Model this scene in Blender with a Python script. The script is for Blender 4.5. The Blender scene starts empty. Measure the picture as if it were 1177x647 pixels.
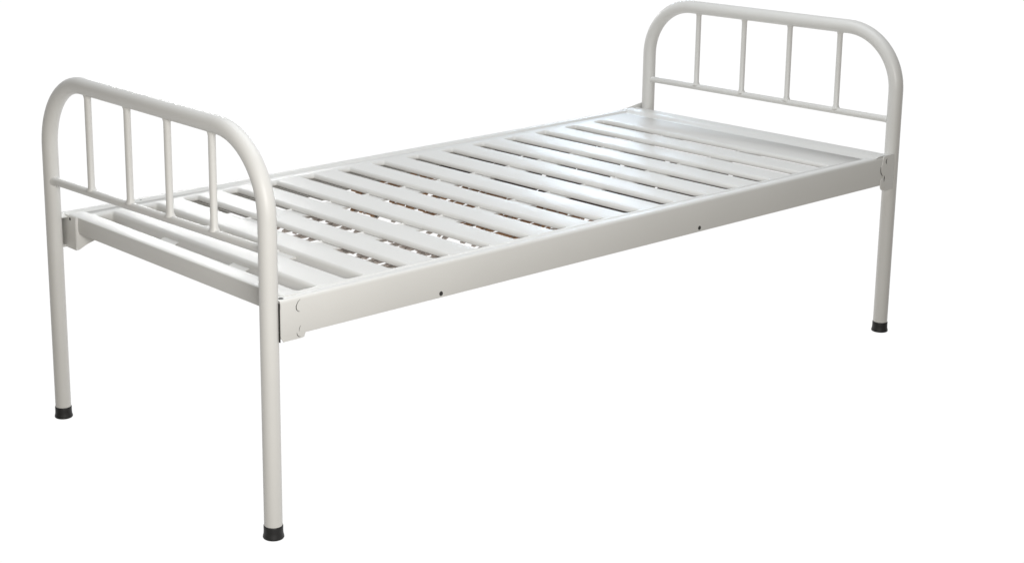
import bpy, bmesh, math, random
from mathutils import Vector, Matrix
random.seed(7)
scene = bpy.context.scene
C = scene.collection
ZG = 0.4845            # height of the deck plane above the ground
W = 0.839              # distance between the two legs of one end frame
L = 2.0                # distance between the end frames

# ------------------------------------------------------------------ materials
def new_mat(name):
    m = bpy.data.materials.new(name); m.use_nodes = True
    nt = m.node_tree
    return m, nt, nt.nodes['Principled BSDF']

def paint(name, col, rough=0.44, coat=0.09):
    m, nt, b = new_mat(name)
    N, K = nt.nodes, nt.links
    tc = N.new('ShaderNodeTexCoord')
    n1 = N.new('ShaderNodeTexNoise'); n1.inputs['Scale'].default_value = 5.0; n1.inputs['Detail'].default_value = 5
    K.new(tc.outputs['Object'], n1.inputs['Vector'])
    r = N.new('ShaderNodeMapRange'); r.inputs['From Min'].default_value = .3; r.inputs['From Max'].default_value = .7
    r.inputs['To Min'].default_value = rough - .06; r.inputs['To Max'].default_value = rough + .09
    K.new(n1.outputs['Fac'], r.inputs['Value']); K.new(r.outputs['Result'], b.inputs['Roughness'])
    mx = N.new('ShaderNodeMixRGB')
    mx.inputs['Color1'].default_value = (*[c * .965 for c in col], 1)
    mx.inputs['Color2'].default_value = (min(1, col[0] * 1.02), min(1, col[1] * 1.02), min(1, col[2] * 1.02), 1)
    K.new(n1.outputs['Fac'], mx.inputs['Fac'])
    # sparse chips and specks in the coating
    n2 = N.new('ShaderNodeTexNoise'); n2.inputs['Scale'].default_value = 62; n2.inputs['Detail'].default_value = 1
    K.new(tc.outputs['Object'], n2.inputs['Vector'])
    cr = N.new('ShaderNodeValToRGB'); cr.color_ramp.elements[0].position = .84; cr.color_ramp.elements[1].position = .86
    K.new(n2.outputs['Fac'], cr.inputs['Fac'])
    mx2 = N.new('ShaderNodeMixRGB'); mx2.inputs['Color2'].default_value = (.30, .28, .25, 1)
    K.new(cr.outputs['Color'], mx2.inputs['Fac']); K.new(mx.outputs['Color'], mx2.inputs['Color1'])
    K.new(mx2.outputs['Color'], b.inputs['Base Color'])
    # powder-coat orange peel
    n3 = N.new('ShaderNodeTexNoise'); n3.inputs['Scale'].default_value = 160; n3.inputs['Detail'].default_value = 2
    n4 = N.new('ShaderNodeTexNoise'); n4.inputs['Scale'].default_value = 9; n4.inputs['Detail'].default_value = 2
    K.new(tc.outputs['Object'], n3.inputs['Vector']); K.new(tc.outputs['Object'], n4.inputs['Vector'])
    b1 = N.new('ShaderNodeBump'); b1.inputs['Strength'].default_value = .12; b1.inputs['Distance'].default_value = .0006
    b2 = N.new('ShaderNodeBump'); b2.inputs['Strength'].default_value = .35; b2.inputs['Distance'].default_value = .004
    K.new(n3.outputs['Fac'], b1.inputs['Height']); K.new(n4.outputs['Fac'], b2.inputs['Height'])
    K.new(b2.outputs['Normal'], b1.inputs['Normal']); K.new(b1.outputs['Normal'], b.inputs['Normal'])
    b.inputs['Coat Weight'].default_value = coat; b.inputs['Coat Roughness'].default_value = .22
    return m

def plain(name, col, rough=.5, metal=0, noise=0.25, scale=60):
    m, nt, b = new_mat(name)
    N, K = nt.nodes, nt.links
    tc = N.new('ShaderNodeTexCoord'); n = N.new('ShaderNodeTexNoise'); n.inputs['Scale'].default_value = scale
    K.new(tc.outputs['Object'], n.inputs['Vector'])
    mx = N.new('ShaderNodeMixRGB')
    mx.inputs['Color1'].default_value = (*[c * (1 - noise) for c in col], 1)
    mx.inputs['Color2'].default_value = (*[min(1, c * (1 + noise)) for c in col], 1)
    K.new(n.outputs['Fac'], mx.inputs['Fac']); K.new(mx.outputs['Color'], b.inputs['Base Color'])
    b.inputs['Roughness'].default_value = rough; b.inputs['Metallic'].default_value = metal
    return m

PAINT = paint('off_white_powder_coat', (.72, .712, .69))
RUBBER = plain('black_rubber', (.020, .020, .021), .55, noise=.6, scale=90)
DARK = plain('hole_gap_shade', (.03, .028, .026), .6)  # near-black that paints the shade in holes and gaps
FLOOR_L = plain('brown_floor_standin', (.46, .26, .14), .8, noise=.5)  # these four: stand-in colours for the floor seen through the slots
FLOOR_D = plain('dark_floor_standin', (.06, .032, .024), .8, noise=.5)
FLOOR_P = plain('pale_floor_standin', (.80, .76, .72), .8, noise=.15)
FLOOR_G = plain('grey_floor_standin', (.62, .55, .51), .8, noise=.35)

# ------------------------------------------------------------------ helpers
def link(name, bm, mats, parent=None, smooth=True, angle=35, off=(0, 0, ZG)):
    """mesh built in deck coordinates (deck plane z = 0); stored above the ground"""
    bmesh.ops.translate(bm, verts=bm.verts, vec=Vector(off))
    bmesh.ops.recalc_face_normals(bm, faces=bm.faces)
    me = bpy.data.meshes.new(name)
    bm.to_mesh(me); bm.free()
    if not isinstance(mats, (list, tuple)): mats = [mats]
    for m in mats: me.materials.append(m)
    o = bpy.data.objects.new(name, me); C.objects.link(o)
    if parent: o.parent = parent
    if smooth:
        for p in me.polygons: p.use_smooth = True
        me.set_sharp_from_angle(angle=math.radians(angle))
    return o

def tube(bm, pts, r, seg=24, caps=True):
    """round tube along points; parallel-transported frame; r may be a list"""
    pts = [Vector(p) for p in pts]
    rs = r if isinstance(r, (list, tuple)) else [r] * len(pts)
    T = []
    for i in range(len(pts)):
        a = pts[max(0, i - 1)]; b = pts[min(len(pts) - 1, i + 1)]
        T.append((b - a).normalized())
    n = T[0].orthogonal().normalized()
    rings = []
    for i, p in enumerate(pts):
        n = (n - T[i] * n.dot(T[i])).normalized(); bnm = T[i].cross(n)
        rings.append([bm.verts.new(p + (n * math.cos(2 * math.pi * k / seg) + bnm * math.sin(2 * math.pi * k / seg)) * rs[i]) for k in range(seg)])
    for i in range(len(rings) - 1):
        for k in range(seg):
            bm.faces.new((rings[i][k], rings[i][(k + 1) % seg], rings[i + 1][(k + 1) % seg], rings[i + 1][k]))
    if caps:
        bm.faces.new(rings[0]); bm.faces.new(rings[-1])

def lathe(bm, prof, c, seg=32):
    rings = []
    for r, z in prof:
        if r < 1e-6: rings.append([bm.verts.new((c[0], c[1], c[2] + z))])
        else: rings.append([bm.verts.new((c[0] + r * math.cos(2 * math.pi * k / seg), c[1] + r * math.sin(2 * math.pi * k / seg), c[2] + z)) for k in range(seg)])
    for a, b in zip(rings, rings[1:]):
        for k in range(seg):
            k2 = (k + 1) % seg
            if len(a) == 1: bm.faces.new((a[0], b[k], b[k2]))
            elif len(b) == 1: bm.faces.new((a[k], a[k2], b[0]))
            else: bm.faces.new((a[k], a[k2], b[k2], b[k]))

def extrude_profile(bm, prof, a, b, axis, caps=True):
    """closed 2-D profile swept straight from a to b. axis 'x': profile is (y, z); axis 'y': profile is (x, z)"""
    def P(p, t): return (t, p[0], p[1]) if axis == 'x' else (p[0], t, p[1])
    A = [bm.verts.new(P(p, a)) for p in prof]; B = [bm.verts.new(P(p, b)) for p in prof]
    n = len(prof)
    for i in range(n):
        j = (i + 1) % n
        bm.faces.new((A[i], A[j], B[j], B[i]))
    if caps:
        fa = bm.faces.new(A); fb = bm.faces.new(B)
        bmesh.ops.triangulate(bm, faces=[fa, fb])

def thicken(line, t):
    """open polyline (2-D) -> closed band of thickness t, to its left side"""
    out = []
    for i in range(len(line)):
        a = Vector(line[max(0, i - 1)]); b = Vector(line[min(len(line) - 1, i + 1)])
        if 0 < i < len(line) - 1:
            p = Vector(line[i]); d1 = (p - a).normalized(); d2 = (b - p).normalized()
            n1 = Vector((-d1.y, d1.x)); n2 = Vector((-d2.y, d2.x)); m = (n1 + n2).normalized()
            m = m / max(.4, m.dot(n1))
        else:
            d = (b - a).normalized(); m = Vector((-d.y, d.x))
        out.append(tuple(Vector(line[i]) + m * t))
    return list(line) + out[::-1]

def plate_xz(bm, outline, y, t, bev=.0006):
    """plate whose outline lies in x,z; outer face at y, thickness t towards +y"""
    A = [bm.verts.new((p[0], y, p[1])) for p in outline]
    f = bm.faces.new(A)
    r = bmesh.ops.extrude_face_region(bm, geom=[f])
    vs = [g for g in r['geom'] if isinstance(g, bmesh.types.BMVert)]
    bmesh.ops.translate(bm, verts=vs, vec=(0, t, 0))
    if bev:
        es = [e for e in bm.edges if all(abs(v.co.y - y) < 1e-6 for v in e.verts)]
        bmesh.ops.bevel(bm, geom=es, offset=bev, segments=2, affect='EDGES', profile=.5)

def box(bm, x0, x1, y0, y1, z0, z1, bev=0):
    r = bmesh.ops.create_cube(bm, size=1)
    vs = r['verts']
    for v in vs:
        v.co = Vector((x0 if v.co.x < 0 else x1, y0 if v.co.y < 0 else y1, z0 if v.co.z < 0 else z1))
    if bev:
        es = list({e for v in vs for e in v.link_edges})
        bmesh.ops.bevel(bm, geom=es, offset=bev, segments=2, affect='EDGES', profile=.5)

def arc(cx, cy, r, a0, a1, n):
    return [(cx + r * math.cos(math.radians(a0 + (a1 - a0) * i / n)), cy + r * math.sin(math.radians(a0 + (a1 - a0) * i / n))) for i in range(n + 1)]

# ------------------------------------------------------------------ the bed
bed = bpy.data.objects.new('metal_bed', None); C.objects.link(bed)
bed['label'] = 'off-white iron single bed frame with slatted deck, two arched tube ends and black rubber feet'
bed['category'] = 'bed'

TR = .0183            # radius of the bent tube
FB = -.462            # where the tube disappears into the rubber foot
def end_frame(name, x, ztF, ztR, zmF, zmR, R, rs, rbar, bottoms, label):
    """bent tube frame at x; front leg y=0, rear leg y=W; F/R = heights at the front and rear"""
    def ztop(y): return ztF + (ztR - ztF) * y / W
    pts = [(x, 0, bottoms[0])]
    for i in range(1, 8): pts.append((x, 0, bottoms[0] + (ztF - R - bottoms[0]) * i / 8))
    for (yy, zz) in arc(R, ztop(R) - R, R, 180, 90, 18): pts.append((x, yy, zz))
    for i in range(1, 8):
        yy = R + (W - 2 * R) * i / 8; pts.append((x, yy, ztop(yy)))
    for (yy, zz) in arc(W - R, ztop(W - R) - R, R, 90, 0, 18): pts.append((x, yy, zz))
    for i in range(7, -1, -1): pts.append((x, W, bottoms[1] + (ztR - R - bottoms[1]) * i / 8))
    bm = bmesh.new(); tube(bm, pts, TR, 40)
    fr = link(name, bm, PAINT, bed); fr['label'] = label
    # lower rail, pushed a little into the legs with flattened weld necks
    bm = bmesh.new()
    ya, yb = TR - .004, W - TR + .004
    def zm(y): return zmF + (zmR - zmF) * y / W
    ys = [ya, ya + .007, ya + .013] + [ya + .013 + (yb - ya - .026) * i / 10 for i in range(1, 10)] + [yb - .013, yb - .007, yb]
    rr = [rbar * 1.45, rbar * 1.12] + [rbar] * (len(ys) - 4) + [rbar * 1.12, rbar * 1.45]
    tube(bm, [(x, y, zm(y)) for y in ys], rr, 24)
    link('cross_rail', bm, PAINT, fr)
    for y in (.179, .340, .495, .658):
        bm = bmesh.new()
        z0 = zm(y) + rbar - .003; z1 = ztop(y) - TR + .004
        tube(bm, [(x, y, z0), (x, y, z0 + .005), (x, y, z0 + .010), (x, y, z1 - .010), (x, y, z1 - .005), (x, y, z1)],
             [rs * 1.5, rs * 1.22, rs, rs, rs * 1.15, rs * 1.4], 20)
        link('spindle', bm, PAINT, fr)
    for y, b in ((0, bottoms[0]), (W, bottoms[1])):
        bm = bmesh.new()
        lathe(bm, [(0, .004), (.0178, .0045), (.0192, .0035), (.0196, .002), (.0194, -.006), (.0197, -.013), (.0210, -.018), (.0214, -.021), (.0205, -.0225), (.016, -.0225), (0, -.022)], (x, y, b), 40)
        link('rubber_foot', bm, RUBBER, fr, angle=50)
    return fr

foot = end_frame('foot_frame', 0.0, .3145, .3235, .0975, .0845, .158, .0077, .0088, (FB, FB), 'arched tube frame at the foot end, nearer the camera')
head = end_frame('head_frame', L, .3155, .3155, .0868, .0868, .152, .0072, .0085, (FB, -.382), 'arched tube frame at the head end, farther away')

# ---- deck: pressed sheet with fifteen slots whose edges roll downwards
XS0, XS1 = .036, 1.948
slot_far = [.137, .256, .371, .487, .603, .719, .834, .948, 1.064, 1.186, 1.299, 1.417, 1.537, 1.657, 1.772]
SW = .0525
YA, YB = .0205, .803
ZD = -.0015
def rounded_rect(x0, x1, y0, y1, r, n=4):
    out = []
    for cx, cy, a in ((x1 - r, y1 - r, 0), (x0 + r, y1 - r, 90), (x0 + r, y0 + r, 180), (x1 - r, y0 + r, 270)):
        out += arc(cx, cy, r, a, a + 90, n)
    return out
bm = bmesh.new()
def loop(pts, z):
    vs = [bm.verts.new((p[0], p[1], z)) for p in pts]
    es = [bm.edges.new((vs[i], vs[(i + 1) % len(vs)])) for i in range(len(vs))]
    return vs, es
edges = []
y_front, y_rear = .004, .829
xd0, xd1 = XS0 + .004, 1.888
_, e = loop([(xd0, y_front), (xd1, y_front), (xd1, y_rear), (xd0, y_rear)], ZD); edges += e
for i, xf in enumerate(slot_far):
    w = SW + (.004 if i == 0 else 0)
    deep = .036 if i < 2 else .0112
    rings = [(0, 0, .009), (.0016, -.0003, .0085), (.0034, -.0013, .008), (.0054, -.0033, .007), (.0068, -.0058, .006), (.0074, -.0085, .0055), (.0078, -deep, .0055)]
    prev = None
    for d, z, r in rings:
        pts = rounded_rect(xf - w + d, xf - d, YA + d, YB - d, r)
        vs = [bm.verts.new((p[0], p[1], ZD + z)) for p in pts]
        if prev is None:
            edges += [bm.edges.new((vs[k], vs[(k + 1) % len(vs)])) for k in range(len(vs))]
        else:
            for k in range(len(vs)):
                k2 = (k + 1) % len(vs)
                bm.faces.new((prev[k], prev[k2], vs[k2], vs[k]))
        prev = vs
bmesh.ops.triangle_fill(bm, use_beauty=True, edges=edges)
deck = link('slatted_deck', bm, PAINT, bed, angle=50)
deck['label'] = 'pressed sheet deck with fifteen slots between flat slats'
sol = deck.modifiers.new('sheet', 'SOLIDIFY'); sol.thickness = .0012; sol.offset = -1

# ---- side rails: folded channels, rim a little proud of the deck
def side_rail(front):
    s = 1 if front else -1
    def Y(y): return y if front else W - y
    yo = -.0196
    h = .0010 if front else .0022
    line = [(yo + .022, -.0725), (yo + .003, -.0735), (yo + .0008, -.0725), (yo, -.0700), (yo, -.0048), (yo + .0011, -.0024 + h * .5), (yo + .0030, -.0006 + h), (yo + .0055, .0003 + h)]
    line += [(yo + .0100, .0003 + h * .8), (yo + .0165, .0003), (yo + .0225, -.0008), (yo + .030, -.0016), (yo + .036, -.0024)] if front else \
            [(yo + .0175, .0003 + h), (yo + .0205, -.0006 + h), (yo + .0235, -.0028 + h), (yo + .0265, -.0042 + h), (yo + .034, -.0050 + h)]
    prof = thicken(line, -.0014)
    prof = [(Y(a), b) for a, b in prof]
    bm = bmesh.new(); extrude_profile(bm, prof, .0130, 1.9700, 'x')
    o = link('side_rail', bm, PAINT, bed, angle=40)
    o['label'] = 'front side rail with two bolt holes' if front else 'rear side rail'
    return o
railF = side_rail(True); railR = side_rail(False)

def hole_disc(name, x, y, z, r, axis, parent):
    """flat dark disc on the surface, painting the shade inside a drilled hole"""
    bm = bmesh.new()
    prof = [(r, -.0012), (r, .0001), (r * .96, .0003), (0, .0003)]
    lathe(bm, prof, (0, 0, 0), 20)
    rot = Matrix.Rotation(math.radians(90), 4, 'X') if axis == 'y' else (Matrix.Rotation(math.radians(-90), 4, 'Y') if axis == 'x' else Matrix.Identity(4))
    bmesh.ops.transform(bm, matrix=Matrix.Translation((x, y, z)) @ rot, verts=bm.verts)
    return link(name, bm, DARK, parent)
hole_disc('bolt_hole_shade', .4189, -.0197, -.0640, .0050, 'y', railF)
hole_disc('bolt_hole_shade', 1.2211, -.0197, -.0632, .0050, 'y', railF)
hole_disc('bolt_hole_shade', .2312, .842, .0013, .0052, 'z', railR)

# ---- end beams between the rails
line = [(XS0 + .026, -.0380), (XS0 + .003, -.0390), (XS0 + .0006, -.0382), (XS0, -.036), (XS0, -.003), (XS0 + .0008, -.0008), (XS0 + .003, .0004), (XS0 + .0060, .0008), (XS0 + .035, .0008), (XS0 + .040, -.0003)]
bm = bmesh.new(); extrude_profile(bm, thicken(line, -.0014), .002, W - .002, 'y')
beamF = link('end_beam', bm, PAINT, bed, angle=40); beamF['label'] = 'cross beam at the foot end'
XE = 1.952
line = [(XE - .024, -.0380), (XE - .003, -.0390), (XE, -.037), (XE, .001), (XE - .0010, .0036), (XE - .004, .0046), (XE - .028, .0046), (XE - .034, .0040), (XE - .040, .0022), (XE - .050, -.0012), (XE - .056, -.0026), (XE - .063, -.0030), (XE - .070, -.0030)]
bm = bmesh.new(); extrude_profile(bm, thicken(line, .0014), -.0176, W + .0176, 'y', False)
for yc in (-.0174, W + .0160):      # closed ends
    plate_xz(bm, [(1.9508, .0034), (1.948, .0040), (1.924, .0040), (1.912, .0018), (1.902, -.0018), (1.896, -.0040), (1.896, -.030), (1.9508, -.030)], yc, .0014, 0)
beamH = link('end_beam', bm, PAINT, bed, angle=40); beamH['label'] = 'cross beam at the head end with a raised rim'

# ---- the two braces running lengthwise beneath the slats
for yb, wb in ((.545, .062), (.278, .062)):
    bm = bmesh.new()
    prof = [(yb - wb / 2, -.0175), (yb - wb / 2, -.0135), (yb + wb / 2 - .004, -.0135), (yb + wb / 2, -.0105), (yb + wb / 2 + .0016, -.0120), (yb + wb / 2 - .003, -.0150), (yb - wb / 2 + .0014, -.0150), (yb - wb / 2 + .0014, -.0175)]
    extrude_profile(bm, prof, .1385, 1.93, 'x')
    br = link('brace', bm, PAINT, bed, angle=30)
    # sloping tongue that reaches down to the foot beam
    bm = bmesh.new()
    prof = thicken([(.084, -.0345), (.094, -.0335), (.108, -.0275), (.122, -.0195), (.138, -.0148)], .0014)
    extrude_profile(bm, prof, yb - wb / 2 + .001, yb + wb / 2 - .003, 'y')
    link('tongue', bm, PAINT, br)

# ---- corner brackets that hook the deck onto the end frames
def smooth_closed(pts, n=3):
    for _ in range(n - 1):
        q = []
        for i in range(len(pts)):
            a = Vector(pts[i]); b = Vector(pts[(i + 1) % len(pts)])
            q += [tuple(a * .85 + b * .15), tuple(a * .15 + b * .85)]
        pts = q
    return pts
def crescent(pts, w):
    """closed sliver along a polyline, thickest in its middle"""
    n = len(pts); up, dn = [], []
    for i, p in enumerate(pts):
        a = Vector(pts[max(0, i - 1)]); b = Vector(pts[min(n - 1, i + 1)]); d = (b - a).normalized(); m = Vector((-d.y, d.x))
        h = w * (.18 + .82 * math.sin(math.pi * i / (n - 1))) / 2
        up.append(tuple(Vector(p) + m * h)); dn.append(tuple(Vector(p) - m * h))
    return up + dn[::-1]

for front in (True, False):
    sy = -1 if front else 1
    def YY(y): return y if front else W - y
    # foot end
    bm = bmesh.new()
    out = smooth_closed([(.0125, -.004), (.0725, -.004), (.0725, -.0735), (.0705, -.0765), (.0690, -.0815), (.062, -.0822), (.0125, -.0822)], 2)
    plate_xz(bm, out, -.0191, .0022)
    box(bm, .0135 if front else .0275, .0155 if front else .0290, -.017, .012 if front else .0495, -.076, -.004 if front else .0020, .0006)     # web facing the leg
    if not front:                                                         # inner flange
        plate_xz(bm, smooth_closed([(.0292, -.076), (.0292, .0010), (.0350, .0010), (.0350, -.0395), (.140, -.0395), (.115, -.052), (.075, -.060), (.055, -.0660), (.036, -.075)], 2), .0480, .0014, .0004)
    bmesh.ops.scale(bm, vec=(1, sy * -1, 1), verts=bm.verts)
    if not front: bmesh.ops.translate(bm, verts=bm.verts, vec=(0, W, 0))
    br = link('corner_bracket', bm, PAINT, bed, angle=40)
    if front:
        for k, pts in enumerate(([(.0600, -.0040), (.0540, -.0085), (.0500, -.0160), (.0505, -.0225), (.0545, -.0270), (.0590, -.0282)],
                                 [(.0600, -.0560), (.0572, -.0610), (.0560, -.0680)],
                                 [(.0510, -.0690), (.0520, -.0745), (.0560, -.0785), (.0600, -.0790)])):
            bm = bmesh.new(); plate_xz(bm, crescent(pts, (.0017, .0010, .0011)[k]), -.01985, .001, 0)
            link('gap_shade_line', bm, DARK, br)  # dark sliver painting the shade line of the bracket gap
        bm = bmesh.new(); box(bm, .0114, .0124, -.0190, -.006, -.0815, -.004); link('leg_gap_shade', bm, DARK, br)  # dark strip painting the shade between leg and bracket
    hole_disc('bracket_hole_shade', .0240 if front else .0274, -.0060 if front else W - .0262, .0013 if front else -.006, .0055 if front else .0036, 'z' if front else 'x', br)
    # head end
    bm = bmesh.new()
    out = [(1.9370, .0045), (1.9790, .0054), (1.9815, .0040), (1.9850, -.0855), (1.9825, -.0880), (1.9385, -.0865), (1.9330, -.0840), (1.9290, -.0780), (1.9285, -.0600),
           (1.9330, -.0545), (1.9400, -.0560), (1.9400, -.0510), (1.9380, -.0480), (1.9330, -.0440), (1.9290, -.0370), (1.9290, -.0250), (1.9330, -.0150), (1.9345, -.004)]
    plate_xz(bm, smooth_closed(out, 3), -.0212, .0024)
    box(bm, 1.9840, 1.9860, -.017, .010, -.080, -.006, .0006)
    bmesh.ops.scale(bm, vec=(1, sy * -1, 1), verts=bm.verts)
    if not front: bmesh.ops.translate(bm, verts=bm.verts, vec=(0, W, 0))
    bh = link('corner_bracket', bm, PAINT, bed, angle=40)
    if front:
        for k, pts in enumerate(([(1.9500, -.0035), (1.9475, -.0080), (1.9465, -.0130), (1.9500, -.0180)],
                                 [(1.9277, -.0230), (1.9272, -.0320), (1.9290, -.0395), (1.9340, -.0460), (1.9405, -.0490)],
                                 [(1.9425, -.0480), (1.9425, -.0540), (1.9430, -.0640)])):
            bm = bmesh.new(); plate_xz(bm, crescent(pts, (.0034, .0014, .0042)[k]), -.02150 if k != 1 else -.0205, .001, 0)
            link('gap_shade_line', bm, DARK, bh)  # dark sliver, shade of the bracket cut-out painted on

# gusset flaring up to the rear head leg
bm = bmesh.new()
g = [(1.862, .0012), (1.900, .0022), (1.930, .0048), (1.955, .0085), (1.980, .0125), (1.998, .0140), (1.998, -.02), (1.862, -.02)]
plate_xz(bm, g, W + .0178, .0015)
link('gusset', bm, PAINT, bed)
bm = bmesh.new()
box(bm, 1.9490, 1.9830, -.0178, W + .0178, -.012, -.0006, .0005)
link('head_spacer', bm, PAINT, bed)

# ---- added pieces under the deck, standing in for the floor seen through the slots
ystop = {2: .50, 3: .55, 4: .60, 5: .66, 6: .68, 7: .70, 8: .72, 9: .74, 10: .76, 11: .78, 12: .78}
for nm, mat, idx, ln0, ln1, g0, g1 in (('grey_floor_standin', FLOOR_G, (2, 3), .007, .020, .005, .018), ('pale_floor_standin', FLOOR_G, (4,), .008, .018, .010, .04),
                                   ('brown_floor_standin', FLOOR_L, (4, 5, 6, 7), .008, .028, .005, .018), ('dark_floor_standin', FLOOR_D, (8, 9, 10, 11, 12), .06, .16, .003, .012)):
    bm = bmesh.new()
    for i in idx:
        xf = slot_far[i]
        y = .06 if nm != 'brown_floor_standin' or i > 4 else .42
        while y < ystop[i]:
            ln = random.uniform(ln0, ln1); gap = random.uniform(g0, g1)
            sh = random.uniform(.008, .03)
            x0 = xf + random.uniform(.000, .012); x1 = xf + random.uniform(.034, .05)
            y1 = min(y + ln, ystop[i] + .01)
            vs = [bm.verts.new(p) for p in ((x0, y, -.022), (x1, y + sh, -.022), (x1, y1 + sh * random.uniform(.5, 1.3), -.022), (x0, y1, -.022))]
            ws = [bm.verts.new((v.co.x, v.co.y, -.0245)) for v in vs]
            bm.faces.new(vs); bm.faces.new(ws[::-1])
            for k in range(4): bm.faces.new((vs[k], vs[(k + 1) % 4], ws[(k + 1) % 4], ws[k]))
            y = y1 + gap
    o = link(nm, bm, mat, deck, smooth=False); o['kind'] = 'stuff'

bm = bmesh.new()  # added pale filler, tones down the white seen through the slots
for i in (2, 3, 5, 6, 7, 8):
    xf = slot_far[i]; y = .03
    while y < ystop[i]:
        y1 = min(y + random.uniform(.010, .04), ystop[i] + .01)
        box(bm, xf - .004, xf + .060, y, y1, -.0300, -.0285)
        y = y1 + random.uniform(.010, .035)
o = link('pale_gap_filler', bm, FLOOR_P, deck, smooth=False); o['kind'] = 'stuff'
for i in range(2, 13):  # added filler covering the white slivers at the rear slot ends
    bm = bmesh.new(); xf = slot_far[i]; box(bm, xf - .006, xf + .042, ystop[i] + .012, .832, -.0175, -.0160)
    link('rear_slot_filler', bm, PAINT, deck, smooth=False)

# ------------------------------------------------------------------ white studio surroundings
V = (0.61614, 0.78764)    # horizontal direction in which the camera looks
w = bpy.data.worlds.new('World'); scene.world = w; w.use_nodes = True
nt = w.node_tree; N, K = nt.nodes, nt.links
bg = N['Background']
geo = N.new('ShaderNodeTexCoord'); sep = N.new('ShaderNodeSeparateXYZ'); K.new(geo.outputs['Generated'], sep.inputs[0])
# brightness falls off behind the photographer and above him, shaped to shade the rail and slat edges
dot = N.new('ShaderNodeVectorMath'); dot.operation = 'DOT_PRODUCT'
dot.inputs[1].default_value = Vector((.60, .75, -.25)).normalized()
K.new(geo.outputs['Generated'], dot.inputs[0])
mr = N.new('ShaderNodeMapRange'); mr.interpolation_type = 'SMOOTHSTEP'
mr.inputs['From Min'].default_value = -.15; mr.inputs['From Max'].default_value = .62
mr.inputs['To Min'].default_value = 0; mr.inputs['To Max'].default_value = 1
K.new(dot.outputs['Value'], mr.inputs['Value'])
mix = N.new('ShaderNodeMixRGB')
mix.inputs['Color1'].default_value = (.19, .178, .155, 1); mix.inputs['Color2'].default_value = (1.03, 1.03, 1.03, 1)
K.new(mr.outputs['Result'], mix.inputs['Fac']); 
# dimmed above the horizon to weaken the reflections in the deck
mz = N.new('ShaderNodeMapRange'); mz.interpolation_type = 'SMOOTHSTEP'
mz.inputs['From Min'].default_value = .03; mz.inputs['From Max'].default_value = .20
mz.inputs['To Min'].default_value = 1; mz.inputs['To Max'].default_value = .62
K.new(sep.outputs['Z'], mz.inputs['Value'])
vm = N.new('ShaderNodeVectorMath'); vm.operation = 'SCALE'
K.new(mix.outputs['Color'], vm.inputs[0]); K.new(mz.outputs['Result'], vm.inputs['Scale']); K.new(vm.outputs['Vector'], bg.inputs['Color'])
bg.inputs['Strength'].default_value = 1.0

def area(name, loc, target, size, power, col=(1, 1, 1)):
    d = bpy.data.lights.new(name, 'AREA'); d.shape = 'RECTANGLE'; d.size, d.size_y = size; d.energy = power; d.color = col
    o = bpy.data.objects.new(name, d); C.objects.link(o); o.location = loc
    o.rotation_euler = (Vector(target) - Vector(loc)).to_track_quat('-Z', 'Y').to_euler()
    return o
area('softbox', (-.9, -1.9, 1.25), (.1, 0, .5), (.9, .9), 49, (1, .985, .955))
area('overhead_light', (1.0, .4, 2.9), (.9, .4, .48), (2.6, 2.0), 48, (.91, .955, 1))
area('window_light', (2.30, 3.85, 1.46), (.30, .6, .48), (.7, .28), 13, (1, 1, 1))
area('window_light', (3.95, 2.85, 1.44), (1.15, .15, .48), (.55, .26), 9, (.68, .84, 1))

# ------------------------------------------------------------------ camera
F, CX, CY = 1934.966, 387.67, 219.374
cam = bpy.data.cameras.new('camera'); co = bpy.data.objects.new('camera', cam); C.objects.link(co)
cam.sensor_width = 36; cam.lens = 36 * F / 1177; cam.shift_x = (588.5 - CX) / 1177; cam.shift_y = -(323.5 - CY) / 1177
cam.clip_start = .05; cam.clip_end = 500
co.location = (-1.77227, -2.49375, .95552 + ZG); co.rotation_euler = (1.33258, .01039, -.66369)
scene.camera = co
scene.render.resolution_x = 1024; scene.render.resolution_y = 562
scene.view_settings.view_transform = 'Standard'; scene.view_settings.look = 'None'
scene.view_settings.exposure = 0; scene.view_settings.gamma = 1
